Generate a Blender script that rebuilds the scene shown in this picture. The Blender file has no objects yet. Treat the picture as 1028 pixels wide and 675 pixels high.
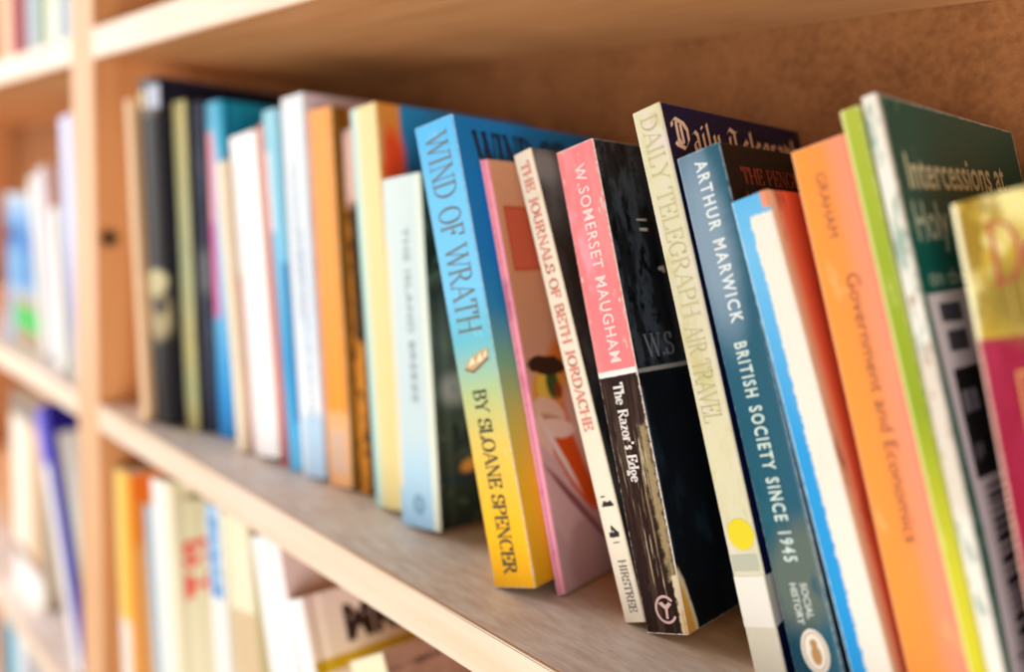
import bpy, bmesh, math, random
from math import sin, cos, pi, radians
from mathutils import Matrix, Vector, Euler

# ---------------------------------------------------------------- camera, light, exposure
SC = bpy.context.scene
COL = SC.collection
cam_d = bpy.data.cameras.new('camera')
cam = bpy.data.objects.new('camera', cam_d)
COL.objects.link(cam)
SC.camera = cam
cam_d.sensor_fit = 'HORIZONTAL'
cam_d.sensor_width = 36.0
cam_d.clip_start = 0.01
F_PX = 892.2388
cam_d.lens = F_PX * 36.0 / 1028.0

def _v(px, py):
    return Vector((px - 514.0, py - 337.5, F_PX)).normalized()
_ex = -_v(-307.0, 168.0)
_ey = _v(1500.0, 168.0 + .05 * 1807.0)
_ez = _ex.cross(_ey)
if _ez[1] > 0:
    _ez = -_ez
m = Matrix(((_ex[0], -_ex[1], -_ex[2]), (_ey[0], -_ey[1], -_ey[2]), (_ez[0], -_ez[1], -_ez[2])))
cam.matrix_world = Matrix.Translation((0.0, -0.2268, 0.17067)) @ m.to_4x4()
cam_d.dof.use_dof = True
cam_d.dof.focus_distance = 0.350
cam_d.dof.aperture_fstop = 2.6

SC.view_settings.view_transform = 'Standard'
SC.view_settings.look = 'None'
SC.view_settings.gamma = 1.0
SC.view_settings.use_curve_mapping = False
SC.view_settings.exposure = 0.0

world = bpy.data.worlds.new('room_light')
SC.world = world
world.use_nodes = True
bg = world.node_tree.nodes['Background']
bg.inputs[0].default_value = (1.0, 0.97, 0.93, 1)
bg.inputs[1].default_value = 0.17

def area(name, loc, target, sx, sy, power, color):
    d = bpy.data.lights.new(name, 'AREA')
    d.shape = 'RECTANGLE'; d.size = sx; d.size_y = sy
    d.energy = power; d.color = color
    o = bpy.data.objects.new(name, d); COL.objects.link(o)
    o.location = loc
    o.rotation_euler = (Vector(target) - Vector(loc)).to_track_quat('-Z', 'Y').to_euler()
    return o
area('window_daylight', (-1.75, -0.72, 0.34), (-1.0, 0.0, 0.0), 0.8, 1.2, 24.5, (1.0, 0.98, 0.97))
area('fill_light_right', (0.70, -1.15, -0.34), (-0.30, 0.06, 0.12), 1.1, 1.1, 31, (1.0, 0.97, 0.94))  # added fill light, no real window; brightens covers and shelf undersides

# ---------------------------------------------------------------- materials
def lin(c):
    if isinstance(c, str):
        c = [int(c[i:i + 2], 16) for i in (0, 2, 4)]
    return tuple((v / 255 / 12.92) if v / 255 <= .04045 else ((v / 255 + .055) / 1.055) ** 2.4 for v in c) + (1.0,)

class NT:
    def __init__(s, name):
        s.m = bpy.data.materials.new(name); s.m.use_nodes = True
        s.t = s.m.node_tree; s.b = s.t.nodes['Principled BSDF']
    def n(s, ty, **k):
        q = s.t.nodes.new(ty)
        for a, b in k.items(): setattr(q, a, b)
        return q
    def put(s, sock, v):
        if hasattr(v, 'links') or isinstance(v, bpy.types.NodeSocket): s.t.links.new(v, sock)
        else: sock.default_value = v
    def math(s, op, a, b=0.0, c=None, clamp=False):
        q = s.n('ShaderNodeMath', operation=op, use_clamp=clamp)
        s.put(q.inputs[0], a); s.put(q.inputs[1], b)
        if c is not None: s.put(q.inputs[2], c)
        return q.outputs[0]
    def step(s, x, e0, e1):
        q = s.n('ShaderNodeMapRange', interpolation_type='SMOOTHSTEP')
        s.put(q.inputs[0], x)
        q.inputs[1].default_value = e0; q.inputs[2].default_value = e1
        q.inputs[3].default_value = 0; q.inputs[4].default_value = 1
        if e0 > e1:
            q.inputs[1].default_value = e1; q.inputs[2].default_value = e0
            q.inputs[3].default_value = 1; q.inputs[4].default_value = 0
        return q.outputs[0]
    def mix(s, fac, a, b):
        q = s.n('ShaderNodeMix', data_type='RGBA')
        s.put(q.inputs[0], fac); s.put(q.inputs[6], a); s.put(q.inputs[7], b)
        return q.outputs[2]
    def noise(s, vec, scale, detail=4, rough=.6, stretch=(1, 1, 1)):
        mp = s.n('ShaderNodeMapping'); mp.inputs['Scale'].default_value = stretch
        s.put(mp.inputs[0], vec)
        q = s.n('ShaderNodeTexNoise'); s.put(q.inputs['Vector'], mp.outputs[0])
        q.inputs['Scale'].default_value = scale; q.inputs['Detail'].default_value = detail
        q.inputs['Roughness'].default_value = rough
        return q.outputs[0]
    def bump(s, h, strength, dist=.001):
        q = s.n('ShaderNodeBump'); q.inputs['Strength'].default_value = strength
        q.inputs['Distance'].default_value = dist
        s.put(q.inputs['Height'], h); s.t.links.new(q.outputs[0], s.b.inputs['Normal'])

def pm(name, base, layers=(), rough=.6, coat=0.0, spec=.14, grain=.05, metal=0.0):
    """printed surface: uv is in metres (u across, v up)"""
    s = NT(name)
    uv = s.n('ShaderNodeUVMap').outputs[0]
    sep = s.n('ShaderNodeSeparateXYZ'); s.put(sep.inputs[0], uv)
    U, V = sep.outputs[0], sep.outputs[1]
    col = lin(base)
    jn = {}
    def jit(sc):
        if sc not in jn:
            jn[sc] = s.math('SUBTRACT', s.noise(uv, sc, 3, .65), .5)
        return jn[sc]
    def rect(u0, u1, v0, v1, soft, j=0.0, sc=300):
        u, v = U, V
        if j:
            u = s.math('MULTIPLY_ADD', jit(sc), j, U); v = s.math('MULTIPLY_ADD', jit(sc), j, V)
        r = None
        for x, a, b in ((u, u0, u1), (v, v0, v1)):
            if a is not None:
                k = s.step(x, a - soft, a + soft); r = k if r is None else s.math('MULTIPLY', r, k)
            if b is not None:
                k = s.step(x, b + soft, b - soft); r = k if r is None else s.math('MULTIPLY', r, k)
        return r
    for L in layers:
        k = L[0]
        if k == 'grad':
            _, ax, stops = L
            lo, hi = stops[0][0], stops[-1][0]
            mr = s.n('ShaderNodeMapRange'); s.put(mr.inputs[0], V if ax == 'v' else U)
            mr.inputs[1].default_value = lo; mr.inputs[2].default_value = hi
            cr = s.n('ShaderNodeValToRGB'); e = cr.color_ramp.elements
            while len(e) < len(stops): e.new(.5)
            for i, (p, c) in enumerate(stops):
                e[i].position = (p - lo) / (hi - lo); e[i].color = lin(c)
            s.put(cr.inputs[0], mr.outputs[0]); col = cr.outputs[0]
        elif k == 'rect':
            _, u0, u1, v0, v1, c = L[:6]; soft = L[6] if len(L) > 6 else .0003; j = L[7] if len(L) > 7 else 0
            sc = L[8] if len(L) > 8 else 300
            col = s.mix(rect(u0, u1, v0, v1, soft, j, sc), col, lin(c))
        elif k == 'ell':
            _, cu, cv, ru, rv, rot, c = L[:7]; soft = L[7] if len(L) > 7 else .15; j = L[8] if len(L) > 8 else 0
            a = radians(rot)
            du = s.math('SUBTRACT', U, cu); dv = s.math('SUBTRACT', V, cv)
            if j:
                du = s.math('MULTIPLY_ADD', jit(90), j, du); dv = s.math('MULTIPLY_ADD', jit(140), j, dv)
            x = s.math('ADD', s.math('MULTIPLY', du, cos(a) / ru), s.math('MULTIPLY', dv, sin(a) / ru))
            y = s.math('ADD', s.math('MULTIPLY', du, -sin(a) / rv), s.math('MULTIPLY', dv, cos(a) / rv))
            d = s.math('SQRT', s.math('ADD', s.math('MULTIPLY', x, x), s.math('MULTIPLY', y, y)))
            col = s.mix(s.step(d, 1 + soft, 1 - soft), col, lin(c))
        elif k == 'noise':
            _, sc, th, soft, c, st = L[:6]
            nn = s.noise(uv, sc, 5, .65, st + (1,))
            f = s.step(nn, th - soft, th + soft)
            if len(L) > 6 and L[6]: f = s.math('MULTIPLY', f, rect(*L[6], .004, .004))
            if len(L) > 7: f = s.math('MULTIPLY', f, L[7])
            col = s.mix(f, col, lin(c))
        elif k == 'edge':
            _, W, H, w, c, amt = L
            d = s.math('MINIMUM', s.math('MINIMUM', U, s.math('SUBTRACT', W, U)), s.math('MINIMUM', V, s.math('SUBTRACT', H, V)))
            d = s.math('MULTIPLY_ADD', jit(400), w * 3.0, d)
            col = s.mix(s.math('MULTIPLY', s.step(d, w, w * .2), amt), col, lin(c))
    if grain:
        g = s.noise(uv, 900, 3, .7)
        q = s.n('ShaderNodeHueSaturation'); s.put(q.inputs['Color'], col)
        s.put(q.inputs['Value'], s.math('MULTIPLY_ADD', s.math('SUBTRACT', g, .5), grain * 3, 1.0)); col = q.outputs[0]
    s.put(s.b.inputs['Base Color'], col)
    s.b.inputs['Roughness'].default_value = rough
    s.b.inputs['Coat Weight'].default_value = coat; s.b.inputs['Coat Roughness'].default_value = .25
    s.b.inputs['Specular IOR Level'].default_value = spec
    s.b.inputs['Metallic'].default_value = metal
    s.bump(s.noise(uv, 500, 4, .6, (1, .35, 1)), .12, .0006)
    return s.m

def flat(name, c, rough=.5, metal=0.0, spec=.5):
    s = NT(name); s.b.inputs['Base Color'].default_value = lin(c)
    s.b.inputs['Roughness'].default_value = rough; s.b.inputs['Metallic'].default_value = metal
    s.b.inputs['Specular IOR Level'].default_value = spec
    tc = s.n('ShaderNodeTexCoord')
    s.bump(s.noise(tc.outputs['Object'], 800, 3), .05, .0003)
    return s.m

def wood(name, light, dark, axis='x', rough=.55, top=None, speck=.0, knots=()):
    s = NT(name)
    oc = s.n('ShaderNodeTexCoord').outputs['Object']
    st = {'x': (.06, 1, 1), 'z': (1, 1, .06), 'n': (4, 4, 4)}[axis]
    a = s.noise(oc, 60, 6, .65, st); b = s.noise(oc, 9, 3, .5, st)
    f = s.math('MULTIPLY_ADD', a, .6, s.math('MULTIPLY', b, .4))
    col = s.mix(s.step(f, .36, .66), lin(light), lin(dark))
    if speck:
        c = s.noise(oc, 420, 4, .8, (1, 1, 1))
        col = s.mix(s.math('MULTIPLY', s.step(c, .50, .68), speck), col, lin(dark))
        c = s.noise(oc, 150, 4, .8, (1, 1, 1))
        col = s.mix(s.math('MULTIPLY', s.step(c, .60, .74), speck * .7), col, lin('3a1d0c'))
    if top:   # pale window sheen painted into the shelf top's colour, strongest toward the front
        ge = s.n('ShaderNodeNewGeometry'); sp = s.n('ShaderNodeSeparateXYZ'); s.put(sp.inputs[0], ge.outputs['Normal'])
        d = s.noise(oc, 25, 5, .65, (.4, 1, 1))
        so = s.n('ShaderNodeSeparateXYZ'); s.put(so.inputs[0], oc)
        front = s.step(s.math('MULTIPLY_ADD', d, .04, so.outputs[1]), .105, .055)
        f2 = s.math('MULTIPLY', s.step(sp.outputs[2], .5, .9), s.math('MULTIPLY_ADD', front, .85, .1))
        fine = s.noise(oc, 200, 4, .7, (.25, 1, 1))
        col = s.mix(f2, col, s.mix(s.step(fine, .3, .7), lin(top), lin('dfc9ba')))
    for kx, ky, kz, r in knots:
        q = s.n('ShaderNodeVectorMath', operation='DISTANCE'); s.put(q.inputs[0], oc); q.inputs[1].default_value = (kx, ky, kz)
        col = s.mix(s.step(s.math('MULTIPLY_ADD', a, .004, q.outputs['Value']), r * 1.35, r * .5), col, lin('1e0f07'))
    s.put(s.b.inputs['Base Color'], col); s.b.inputs['Roughness'].default_value = rough
    s.b.inputs['Specular IOR Level'].default_value = .35
    s.bump(a, .25, .0008)
    return s.m

PAPER = NT('page_paper')
_oc = PAPER.n('ShaderNodeTexCoord').outputs['Object']
_n = PAPER.noise(_oc, 900, 3, .6, (3, .02, .02))
PAPER.put(PAPER.b.inputs['Base Color'], PAPER.mix(PAPER.step(_n, .3, .7), lin('e6d9bb'), lin('bda988')))
PAPER.b.inputs['Roughness'].default_value = .9
PAPER = PAPER.m

# ---------------------------------------------------------------- object helpers
def link(name, bm, mats, parent=None, smooth=False):
    me = bpy.data.meshes.new(name); bm.to_mesh(me); bm.free()
    for q in (mats if isinstance(mats, (list, tuple)) else [mats]): me.materials.append(q)
    if smooth:
        for p in me.polygons: p.use_smooth = True
    o = bpy.data.objects.new(name, me); COL.objects.link(o)
    if parent: o.parent = parent
    return o

def empty(name, loc, rot=(0, 0, 0)):
    o = bpy.data.objects.new(name, None); COL.objects.link(o)
    o.empty_display_size = .02; o.location = loc; o.rotation_euler = rot
    return o

def tag(o, label, cat, group=None):
    o['label'] = label; o['category'] = cat
    if group: o['group'] = group

def box(bm, x0, x1, y0, y1, z0, z1, bev=0.0, mi=0):
    b2 = bmesh.new(); r = bmesh.ops.create_cube(b2, size=1)
    for v in b2.verts:
        v.co = Vector((x0 + (v.co.x + .5) * (x1 - x0), y0 + (v.co.y + .5) * (y1 - y0), z0 + (v.co.z + .5) * (z1 - z0)))
    if bev: bmesh.ops.bevel(b2, geom=list(b2.edges), offset=bev, segments=2, affect='EDGES')
    mp = {v: bm.verts.new(v.co) for v in b2.verts}
    for f in b2.faces:
        nf = bm.faces.new([mp[v] for v in f.verts]); nf.material_index = mi
    b2.free()

# ---------------------------------------------------------------- bookcases
Z0, ZUP, TH = 0.0, 0.2660, 0.0210
LO = -0.2875
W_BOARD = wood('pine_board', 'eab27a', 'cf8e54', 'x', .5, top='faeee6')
W_EDGE = wood('pine_front_edge', 'f2dfcb', 'e6c9a8', 'x', .6, speck=.2)
W_UPR = wood('pine_upright', 'dd9e66', 'c07a44', 'z', .5, knots=((-.7275, .010, .132, .009), (-.7275, .02, .46, .008)))
W_UEDGE = wood('upright_front_edge', 'eabf92', 'dba271', 'z', .6)
W_BACK = wood('hardboard_back', '9c6638', '7c4c24', 'n', .8, speck=.4)
BACK_Y = 0.178
LEVELS = [-.8830, -.5750, LO, 0.0, ZUP + .0225, ZUP * 2 + .0435]

def bookcase(name, xl, xr, label):
    root = empty(name, (xl, 0, -.9)); tag(root, label, 'bookcase', None)
    def part(nm, bm, mats):
        o = link(nm, bm, mats, root); o.location = (-xl, 0, .9)
        return o
    bt = .0250
    for x in (xl, xr - bt):
        bm = bmesh.new(); box(bm, x, x + bt, 0.0012, BACK_Y + .006, -.9, 1.15, .0007)
        box(bm, x + .0002, x + bt - .0002, -.0004, .0014, -.8998, 1.1498, .0004, 1)
        part('upright', bm, [W_UPR, W_UEDGE])
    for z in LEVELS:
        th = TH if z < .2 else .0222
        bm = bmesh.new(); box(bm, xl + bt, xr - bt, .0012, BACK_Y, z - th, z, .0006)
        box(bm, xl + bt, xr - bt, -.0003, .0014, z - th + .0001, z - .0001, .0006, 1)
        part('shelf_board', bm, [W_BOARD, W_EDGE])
    bm = bmesh.new(); box(bm, xl + bt + .0002, xr - bt - .0002, BACK_Y + .0004, BACK_Y + .0055, -.895, 1.14)
    part('back_panel', bm, [W_BACK])
    return root
XD = -.7275
bookcase('bookcase', XD - .025, .46, 'pine bookcase filling the frame, holding the long sharp row of leaning books')
bookcase('bookcase', -1.75, XD - .0265, 'blurred pine bookcase at the far left, butted against the larger one')

def struct(name, bm, mat):
    o = link(name, bm, mat); o['kind'] = 'structure'; return o
bm = bmesh.new(); box(bm, -3.2, 2.4, -3.0, .22, -.95, -.9); struct('floor', bm, wood('floor_planks', '9a7550', '7a5836', 'x', .5))
bm = bmesh.new(); box(bm, -3.2, 2.4, .19, .24, -.9, 1.6); struct('wall_back', bm, flat('wall_paint', 'e8e0d2', .9))

# ---------------------------------------------------------------- lettering
# pen-stroke glyphs: (advance, [polyline...]); a trailing flag asks for serifs at the ends
def arc(cx, cy, rx, ry, a0, a1, n=12):
    return [(cx + rx * cos(radians(a0 + (a1 - a0) * i / n)), cy + ry * sin(radians(a0 + (a1 - a0) * i / n))) for i in range(n + 1)]
G = {
 ' ': (.38, []),
 'A': (.78, [([(.06, 0), (.38, 1)], 's0'), ([(.40, 1), (.72, 0)], 's1'), ([(.18, .34), (.58, .34)], '')]),
 'B': (.70, [([(.14, 0), (.14, 1)], 's'), (arc(.30, .76, .27, .24, 90, -90), ''), (arc(.32, .26, .32, .26, 90, -90), ''), ([(.14, 1), (.3, 1)], ''), ([(.14, .52), (.32, .52)], ''), ([(.14, 0), (.32, 0)], '')]),
 'C': (.74, [(arc(.40, .5, .33, .5, 45, 315, 18), ''), ([(.64, .98), (.65, .72)], '')]),
 'D': (.80, [([(.14, 0), (.14, 1)], 's'), (arc(.30, .5, .42, .5, 90, -90, 18), ''), ([(.14, 1), (.3, 1)], ''), ([(.14, 0), (.3, 0)], '')]),
 'E': (.66, [([(.14, 0), (.14, 1)], 's'), ([(.14, 1), (.58, 1), (.58, .8)], ''), ([(.14, .52), (.46, .52)], ''), ([(.46, .42), (.46, .62)], ''), ([(.14, 0), (.60, 0), (.62, .22)], '')]),
 'F': (.62, [([(.14, 0), (.14, 1)], 's'), ([(.14, 1), (.56, 1), (.56, .8)], ''), ([(.14, .52), (.44, .52)], ''), ([(.44, .42), (.44, .62)], '')]),
 'G': (.80, [(arc(.40, .5, .33, .5, 45, 315, 18), ''), ([(.64, .98), (.65, .72)], ''), ([(.66, .05), (.66, .42)], ''), ([(.52, .42), (.78, .42)], '')]),
 'H': (.84, [([(.14, 0), (.14, 1)], 's'), ([(.70, 0), (.70, 1)], 's'), ([(.14, .52), (.70, .52)], '')]),
 'I': (.36, [([(.18, 0), (.18, 1)], 's')]),
 'J': (.46, [([(.28, 1), (.28, .12), (.20, -.06), (.04, -.08)], 's0')]),
 'K': (.78, [([(.14, 0), (.14, 1)], 's'), ([(.66, 1), (.16, .45)], 's0'), ([(.30, .58), (.68, 0)], 's1')]),
 'L': (.64, [([(.14, 0), (.14, 1)], 's'), ([(.14, 0), (.58, 0), (.60, .24)], '')]),
 'M': (.98, [([(.14, 0), (.14, 1)], 's'), ([(.84, 0), (.84, 1)], 's'), ([(.14, 1), (.49, .08)], ''), ([(.49, .08), (.84, 1)], '')]),
 'N': (.84, [([(.14, 0), (.14, 1)], 'sthin'), ([(.70, 0), (.70, 1)], 'sthin'), ([(.14, 1), (.70, 0)], '')]),
 'O': (.84, [(arc(.42, .5, .35, .5, 0, 360, 28), '')]),
 'P': (.68, [([(.14, 0), (.14, 1)], 's'), (arc(.32, .74, .28, .26, 90, -90), ''), ([(.14, 1), (.32, 1)], ''), ([(.14, .48), (.32, .48)], '')]),
 'R': (.76, [([(.14, 0), (.14, 1)], 's'), (arc(.32, .76, .26, .24, 90, -90), ''), ([(.14, 1), (.32, 1)], ''), ([(.14, .52), (.34, .52)], ''), ([(.34, .52), (.68, 0)], 's1')]),
 'S': (.60, [(arc(.30, .75, .22, .25, 30, 270, 14)[:-1] + arc(.30, .26, .25, .25, 90, -150, 14), ''), ([(.50, .98), (.52, .74)], ''), ([(.07, .02), (.05, .28)], '')]),
 'T': (.72, [([(.36, 0), (.36, 1)], 's0b'), ([(.05, .78), (.05, 1), (.67, 1), (.67, .78)], '')]),
 'U': (.80, [([(.14, 1), (.14, .3)] + arc(.40, .28, .26, .28, 180, 360, 10), 's0'), ([(.66, .28), (.66, 1)], 's1')]),
 'V': (.76, [([(.06, 1), (.38, 0)], 's0'), ([(.38, 0), (.70, 1)], 's1')]),
 'W': (1.10, [([(.05, 1), (.32, 0)], 's0'), ([(.32, 0), (.56, .95)], ''), ([(.54, 1), (.80, 0)], 's0'), ([(.80, 0), (1.05, 1)], 's1')]),
 'Y': (.76, [([(.05, 1), (.38, .48)], 's0'), ([(.38, .48), (.71, 1)], 's1'), ([(.38, 0), (.38, .48)], 's0')]),
 '4': (.64, [([(.46, 0), (.46, 1)], 's0'), ([(.46, 1), (.06, .32), (.62, .32)], '')]),
 '.': (.24, [([(.10, .02), (.10, .10)], '')]),
 "'": (.20, [([(.10, 1.0), (.10, .80)], '')]),
 'h': (.58, [([(.10, 0), (.10, 1)], 's'), ([(.12, .50), (.28, .66), (.42, .58), (.45, .4), (.45, 0)], 's1')]),
 'e': (.50, [([(.08, .36), (.42, .36)], ''), (arc(.25, .32, .19, .33, 5, 320, 16), '')]),
 'a': (.52, [([(.08, .55), (.22, .66), (.38, .58), (.38, .08), (.48, 0)], ''), (arc(.23, .17, .17, .18, 30, 320, 12), '')]),
 'z': (.46, [([(.06, .62), (.40, .62), (.06, 0), (.42, 0)], '')]),
 'o': (.54, [(arc(.27, .32, .20, .33, 0, 360, 18), '')]),
 'r': (.42, [([(.12, 0), (.12, .65)], 's'), ([(.14, .46), (.26, .64), (.38, .60)], '')]),
 's': (.42, [([(.36, .52), (.22, .66), (.08, .50), (.34, .20), (.22, 0), (.06, .14)], '')]),
 'd': (.58, [([(.44, 0), (.44, 1)], 's'), (arc(.26, .32, .20, .33, 40, 320, 14), '')]),
 'g': (.52, [(arc(.24, .40, .18, .24, 0, 360, 14), ''), ([(.20, .16), (.12, .04), (.38, -.08), (.36, -.28), (.10, -.26), (.12, -.06)], '')]),
}
BL = {  # black-letter, drawn with a broad nib
 'D': (.86, [[(.05, .86), (.22, .98), (.62, .86), (.76, .66), (.74, .30), (.50, .03), (.16, .12)], [(.26, .90), (.24, .30), (.34, .14)], [(.46, .84), (.46, .18)], [(.05, .86), (.04, .70)], [(.16, .12), (.06, .20)]]),
 'T': (.78, [[(.05, .80), (.20, .98), (.52, .84), (.70, .98)], [(.44, .84), (.42, .18), (.54, .04), (.66, .14)], [(.14, .70), (.09, .40), (.18, .16)]]),
 'a': (.46, [[(.08, .56), (.22, .66), (.34, .56), (.34, .10), (.42, .02)], [(.32, .36), (.10, .26), (.10, .08), (.22, .0), (.32, .10)]]),
 'i': (.24, [[(.05, .58), (.12, .64), (.12, .06), (.22, .02)], [(.10, .86), (.14, .80)]]),
 'l': (.25, [[(.06, .94), (.12, 1.0), (.12, .08), (.22, .02)]]),
 'y': (.46, [[(.06, .60), (.12, .64), (.12, .12), (.22, .02), (.36, .10)], [(.34, .66), (.36, .60), (.36, -.10), (.16, -.26)]]),
 'e': (.40, [[(.30, .08), (.20, .0), (.09, .10), (.09, .54), (.20, .66), (.32, .54), (.12, .34)]]),
 'g': (.46, [[(.34, .60), (.20, .66), (.09, .54), (.09, .14), (.20, .04), (.34, .12)], [(.35, .66), (.36, -.10), (.14, -.26)]]),
 'r': (.34, [[(.05, .60), (.12, .64), (.12, .06)], [(.14, .52), (.24, .66), (.32, .58)]]),
 'p': (.46, [[(.10, .74), (.12, -.26)], [(.12, .54), (.26, .66), (.36, .54), (.36, .12), (.22, .0), (.12, .08)]]),
 'h': (.46, [[(.06, .94), (.12, 1.0), (.12, .04)], [(.12, .52), (.26, .66), (.36, .54), (.36, .06), (.24, -.14)]]),
 ' ': (.30, []),
}
def stroke_text(s, font='serif', bold=1.0, thin=.055, thick=.15):
    V_, F_ = [], []; x = 0
    def quad(*p):
        i = len(V_); V_.extend(p); F_.append(tuple(range(i, i + len(p))))
    for ch in s:
        if font == 'black':
            adv, ls = BL[ch]; nx, ny = .085 * bold, .075 * bold
            for pl in ls:
                for (ax, ay), (bx, by) in zip(pl, pl[1:]):
                    ax2, bx2 = ax + x, bx + x
                    cr = (bx - ax) * ny - (by - ay) * nx
                    q = [(ax2 - nx, ay - ny), (bx2 - nx, by - ny), (bx2 + nx, by + ny), (ax2 + nx, ay + ny)]
                    quad(*(q if cr > 0 else q[::-1]))
            x += adv + .06; continue
        adv, ls = G[ch]
        for pl, fl in ls:
            n = len(pl)
            for i in range(n - 1):
                (ax, ay), (bx, by) = pl[i], pl[i + 1]
                dx, dy = bx - ax, by - ay; L = math.hypot(dx, dy) or 1e-6
                up = abs(dy) / L
                w = thin + (thick - thin) * up ** 2
                if 'thin' in fl or (n == 2 and dx * dy > 0.02 and ch not in 'Z'): w = thin * 1.15
                w *= bold * .5
                px, py = -dy / L * w, dx / L * w; ex, ey = dx / L * w * .3, dy / L * w * .3
                quad((x + ax + px - ex, ay + py - ey), (x + ax - px - ex, ay - py - ey), (x + bx - px + ex, by - py + ey), (x + bx + px + ex, by + py + ey))
            if fl.startswith('s'):
                ends = [pl[0]] if fl.startswith('s0') else [pl[-1]] if fl.startswith('s1') else [pl[0], pl[-1]]
                for ex_, ey_ in ends:
                    h = thin * bold * .5
                    quad((x + ex_ - .13, ey_ - h), (x + ex_ + .13, ey_ - h), (x + ex_ + .13, ey_ + h), (x + ex_ - .13, ey_ + h))
        x += adv + .04
    return V_, F_
def sans_text(s, offset=.0, shear=0.0, track=1.0):
    c = bpy.data.curves.new('t', 'FONT'); c.body = s; c.offset = offset; c.shear = shear; c.resolution_u = 3; c.space_character = track; c.space_word = 1.0 + (track - 1) * .6
    o = bpy.data.objects.new('t', c); COL.objects.link(o)
    me = bpy.data.meshes.new_from_object(o.evaluated_get(bpy.context.evaluated_depsgraph_get()))
    V_ = [(v.co.x, v.co.y) for v in me.vertices]; F_ = [tuple(p.vertices) for p in me.polygons]
    bpy.data.objects.remove(o); bpy.data.curves.remove(c); bpy.data.meshes.remove(me)
    return V_, F_

class Book: pass
def on_face(b, face, shapes, name, mat, parent=None, lift=.00018):
    """shapes: list of polygons in (u, v) metres of the face; spine: u right, v up; cover: u = into the shelf"""
    bm = bmesh.new()
    for V_, F_ in shapes:
        vs = []
        for (u, v) in V_:
            if face == 's': co = (u, -lift - spine_bulge(b, u) + b.wb(v), v)
            else: co = (b.T + lift, u, v)
            vs.append(bm.verts.new(co))
        for f in F_:
            try: bm.faces.new([vs[i] for i in f])
            except ValueError: pass
    bmesh.ops.recalc_face_normals(bm, faces=bm.faces)
    want = Vector((0, -1, 0)) if face == 's' else Vector((1, 0, 0))
    for f in bm.faces:
        f.normal_update()
        if f.normal.dot(want) < 0: f.normal_flip()
    return link(name, bm, mat, parent or b.root)
def spine_bulge(b, u):
    if not b.bulge: return 0.0
    t = max(0, min(1, u / b.T)); return b.bulge * (1 - (2 * t - 1) ** 2)
def place_text(b, face, s, start, end, center, height, name='spine_lettering', mat=None, font='sans', bold=1.0, offset=.0, cap=.72, tilt=0.0, thin=.055, thick=.15, parent=None, track=1.0):
    """spine text runs down from v=start to v=end, centred at u=center (letter tops to the right);
    cover text runs from u=start to u=end with its baseline at v=center"""
    if font == 'sans': V_, F_ = sans_text(s, offset, 0, track); H = cap
    else: V_, F_ = stroke_text(s, font, bold, thin, thick); H = 1.0
    xs = [v[0] for v in V_]; x0, x1 = min(xs), max(xs)
    P = []
    for x, y in V_:
        t = (x - x0) / (x1 - x0); k = y / H
        if face == 's': P.append((center - height / 2 + k * height, start + (end - start) * t))
        else: P.append((start + (end - start) * t, center + k * height + tilt * t))
    return on_face(b, face, [(P, F_)], name, mat, parent)
def ell_pts(cu, cv, ru, rv, n=40): 
    return [(cu + ru * cos(2 * pi * i / n), cv + rv * sin(2 * pi * i / n)) for i in range(n)]
def disc(cu, cv, ru, rv, n=40): return (ell_pts(cu, cv, ru, rv, n), [tuple(range(n))])
def ring(cu, cv, ru, rv, w, n=40, a0=0, a1=360):
    V_ = []; F_ = []
    for i in range(n + 1):
        a = radians(a0 + (a1 - a0) * i / n)
        V_ += [(cu + ru * cos(a), cv + rv * sin(a)), (cu + (ru - w) * cos(a), cv + (rv - w) * sin(a))]
    for i in range(n): F_.append((2 * i, 2 * i + 1, 2 * i + 3, 2 * i + 2))
    return V_, F_
def rct(u0, u1, v0, v1): return ([(u0, v0), (u1, v0), (u1, v1), (u0, v1)], [(0, 1, 2, 3)])
def poly(*p): return (list(p), [tuple(range(len(p)))])
INK = {}
def ink(c, rough=.5):
    if c not in INK: INK[c] = flat('ink_' + c, c, rough)
    return INK[c]

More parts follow.
